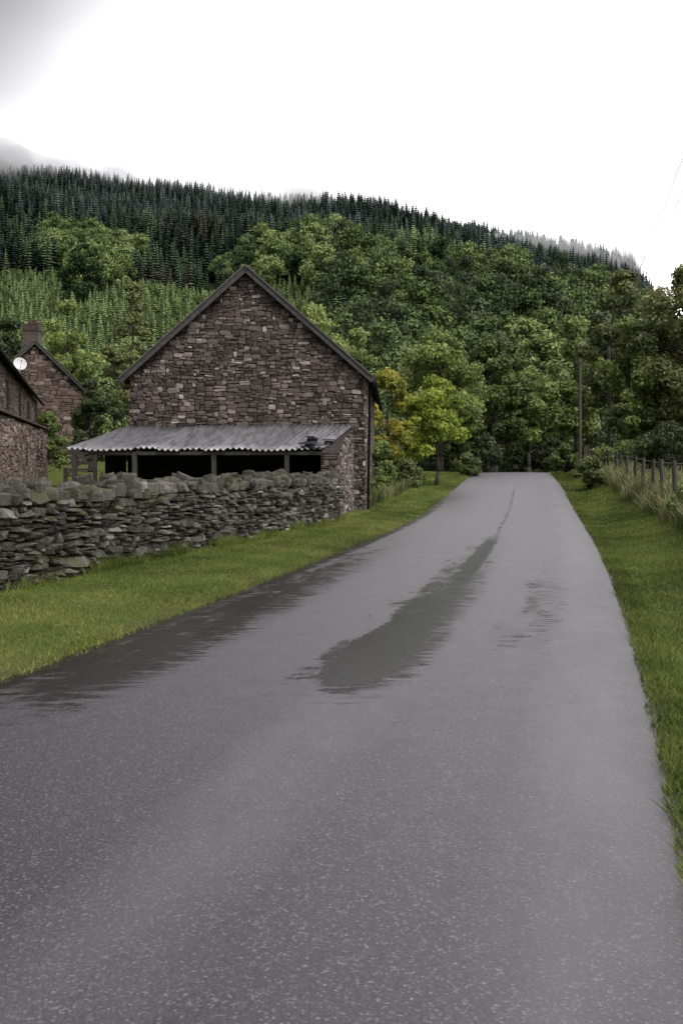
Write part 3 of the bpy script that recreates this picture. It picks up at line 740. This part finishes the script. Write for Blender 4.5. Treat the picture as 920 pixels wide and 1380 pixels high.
for h0,h1,_,_ in holes:
    q0=a0+fu*h0+fn*.012;q1=a0+fu*h1+fn*.012; b.poly([z(q0,1.5),z(q1,1.5),z(q1,2.3),z(q0,2.3)])
b.obj('slit_openings',M_darkw,ob_)
b=B(); s=0
while s<LF+.1:
    q=a0+fu*(s+.13)-fn*1.45; q=z(q,2.76); ang=math.atan2(fu.y,fu.x)
    R=Matrix.Rotation(ang,3,'Z')@Matrix.Rotation(.01,3,'X')
    b.box(q,.25,3.06,.05,R,random.random()); s+=.26
b.obj('tile_roof',M_tile,ob_)

gt=B(); gyy=36.; x0=px(88,gyy);x1=px(128,gyy)
gz=1.05
for k in range(5): gt.beam((x0,gyy,gz+.12+k*.22),(x1,gyy+.1,gz+.12+k*.22),.03,.08,.5)
for xx in (x0,x1): gt.beam((xx,gyy+.05,-.1),(xx,gyy+.05,gz+1.25),.12,.12,.5)
gt.beam((x0,gyy-.02,gz+.1),(x1,gyy+.08,gz+1.0),.03,.07,.5); gt.obj('wooden_gate',M_wood)

# ------------------------------------------------------------------ fence, pole, cables
random.seed(12)
b=B(); prev=None; wires=B()
yy=9.
while yy<66:
    x=float(xc(yy))+4.6+random.uniform(-.05,.05); zz=float(zt(x,yy)); h=1.22+random.uniform(-.06,.08)
    ln=Vector((random.uniform(-.07,.07),random.uniform(-.07,.07),h)); p=Vector((x,yy,zz-.2)); q=Vector((x,yy,zz))+ln
    b.tube(p,q,.065,.058,8,random.uniform(.1,.7))
    if prev is not None:
        for f in (.25,.5,.75,.95): wires.tube(prev[0].lerp(prev[1],f),p.lerp(q,f),.006,.006,4)
    prev=(p,q); yy+=2.6
fe=empty('wire_fence'); b.obj('posts',M_wood,fe); wires.obj('wires',M_wire,fe)
b=B(); yp=58.; xp=px(781,yp); zp=float(zt(xp,yp)); tp2=hz(483,yp)
b.tube((xp,yp,zp-.3),(xp,yp,tp2),.10,.075,10,1.); b.beam((xp-.3,yp-.08,tp2-.25),(xp+.3,yp-.08,tp2-.25),.06,.07,.6)
for dx in (-.25,.25): b.tube((xp+dx,yp-.08,tp2-.2),(xp+dx,yp-.08,tp2-.04),.035,.025,8,.6)
b.obj('utility_pole',M_wood)
cb=B()
for dx in (0,.45):
    P0=Vector((2.2+dx,-8,12.4)); P1=Vector((14.2+dx*.6,53.5,7.6)); n=24; last=None
    for i in range(n+1):
        f=i/n; q=P0.lerp(P1,f)-Vector((0,0,0.35*4*f*(1-f)))
        if last is not None: cb.tube(last,q,.015,.015,5,.5,False)
        last=q
b=B(); b.tube((2.85,-8,-.3),(2.85,-8,12.9),.16,.1,10,.8); b.beam((2.1,-8,12.35),(3.3,-8,12.35),.08,.1); b.obj('utility_pole',M_wood)
b=B(); b.tube((14.35,53.5,0),(14.35,53.5,7.9),.11,.09,10,.8); b.beam((14.0,53.5,7.6),(14.7,53.5,7.6),.07,.08); b.obj('utility_pole',M_wood)
cb.obj('overhead_cables',M_wire)

# ------------------------------------------------------------------ mist (real volumes on the ridge)
def mist_mat(name,dens):
    t=NT(name); vs=t.n('ShaderNodeVolumeScatter'); vs.inputs['Color'].default_value=(1,1,1,1); vs.inputs['Density'].default_value=dens; vs.inputs['Anisotropy'].default_value=.3
    t.l(vs.outputs[0],t.out.inputs['Volume']); return t.m
M_mist=mist_mat('mist_volume',.040); M_mist2=mist_mat('mist_volume_thin',.017)
mist=empty('mist')
def puff(u,v,y,w,h,dp,mat):
    me=bpy.data.meshes.new('puff')
    bm=bmesh.new(); bmesh.ops.create_icosphere(bm,subdivisions=4,radius=1.0)
    ph=random.random()*9
    for vv in bm.verts:
        c=vv.co; k=1+.18*math.sin(c.x*4+ph)+.15*math.sin(c.z*5+c.x*3+ph*2)+.1*math.sin(c.y*6+ph)+.07*math.sin(c.x*13+c.z*9+ph)
        vv.co=Vector((c.x*k*w,c.y*k*dp,c.z*k*h))
    bm.to_mesh(me); bm.free(); me.materials.append(mat)
    for p_ in me.polygons: p_.use_smooth=True
    o_=bpy.data.objects.new('puff',me); scene.collection.objects.link(o_); o_.location=(px(u,y),y,hz(v,y)); o_.parent=mist
random.seed(21)
for (u,v,y,w,h,dp) in [(-40,230,575,60,14,45),(40,237,585,48,10,40),(110,242,585,36,7,34),(-120,235,560,60,18,40),(190,246,585,42,6.5,32),(290,256,582,40,6.5,32)]:
    puff(u,v,y,w,h,dp,M_mist2)
for (u,v,y,w,h,dp) in [(400,270,565,26,6,20),(435,279,550,24,6,18),(475,284,545,26,6,18),(510,298,530,22,5,16),(560,300,550,20,4,16),(615,322,530,20,4,18),(690,326,545,26,5,18),(760,342,550,26,6,18),(832,354,570,17,9,22),(815,366,550,20,6,20)]:
    puff(u,v,y,w,h,dp,M_mist)

# ------------------------------------------------------------------ light
el,az=math.radians(50),math.radians(150)
w=bpy.data.worlds.new('World'); scene.world=w; w.use_nodes=True; nt=w.node_tree; nt.nodes.clear()
def N(t_): return nt.nodes.new(t_)
o=N('ShaderNodeOutputWorld'); sky=N('ShaderNodeTexSky'); sky.sky_type='NISHITA'; sky.sun_disc=False; sky.sun_elevation=el; sky.sun_rotation=az
b1=N('ShaderNodeBackground'); b1.inputs[1].default_value=.1; nt.links.new(sky.outputs[0],b1.inputs[0])
tc=N('ShaderNodeTexCoord'); mp=N('ShaderNodeMapping'); mp.inputs['Scale'].default_value=(1,1,2.0); nt.links.new(tc.outputs['Generated'],mp.inputs[0])
nz=N('ShaderNodeTexNoise'); nz.inputs['Scale'].default_value=2.0; nz.inputs['Detail'].default_value=3; nz.inputs['Roughness'].default_value=.4; nt.links.new(mp.outputs[0],nz.inputs['Vector'])
sx=N('ShaderNodeSeparateXYZ'); nt.links.new(tc.outputs['Generated'],sx.inputs[0])
ma=N('ShaderNodeMath'); ma.operation='MULTIPLY_ADD'; nt.links.new(sx.outputs['X'],ma.inputs[0]); ma.inputs[1].default_value=1.25; nt.links.new(nz.outputs[0],ma.inputs[2])
rp=N('ShaderNodeValToRGB'); e=rp.color_ramp.elements; e[0].position=.02; e[0].color=(.19,.186,.195,1); e[1].position=.95; e[1].color=(1.0,.985,1.0,1); nt.links.new(ma.outputs[0],rp.inputs[0])
mr=N('ShaderNodeMapRange'); mr.interpolation_type='SMOOTHSTEP'; mr.inputs['From Min'].default_value=.82; mr.inputs['From Max'].default_value=.94; mr.inputs['To Min'].default_value=1.7; mr.inputs['To Max'].default_value=3.7; nt.links.new(sx.outputs['Y'],mr.inputs[0])
b2=N('ShaderNodeBackground'); nt.links.new(mr.outputs[0],b2.inputs[1]); nt.links.new(rp.outputs[0],b2.inputs[0])
mx=N('ShaderNodeMixShader'); mx.inputs[0].default_value=.95; nt.links.new(b1.outputs[0],mx.inputs[1]); nt.links.new(b2.outputs[0],mx.inputs[2]); nt.links.new(mx.outputs[0],o.inputs[0])
sd_=bpy.data.lights.new('sun','SUN'); sd_.energy=1.5; sd_.angle=math.radians(15); sd_.color=(1,.97,.92)
so=bpy.data.objects.new('sun',sd_); scene.collection.objects.link(so)
dirv=Vector((math.sin(az)*math.cos(el),math.cos(az)*math.cos(el),math.sin(el)))
so.rotation_euler=dirv.to_track_quat('Z','Y').to_euler()
# ------------------------------------------------------------------ camera
cd=bpy.data.cameras.new('camera'); cd.lens=35; cd.sensor_width=36; cd.clip_end=6000; cd.clip_start=.05; cd.shift_y=-65/1380
co=bpy.data.objects.new('camera',cd); scene.collection.objects.link(co); co.location=(0,0,1.6); co.rotation_euler=(math.radians(90),0,0); scene.camera=co
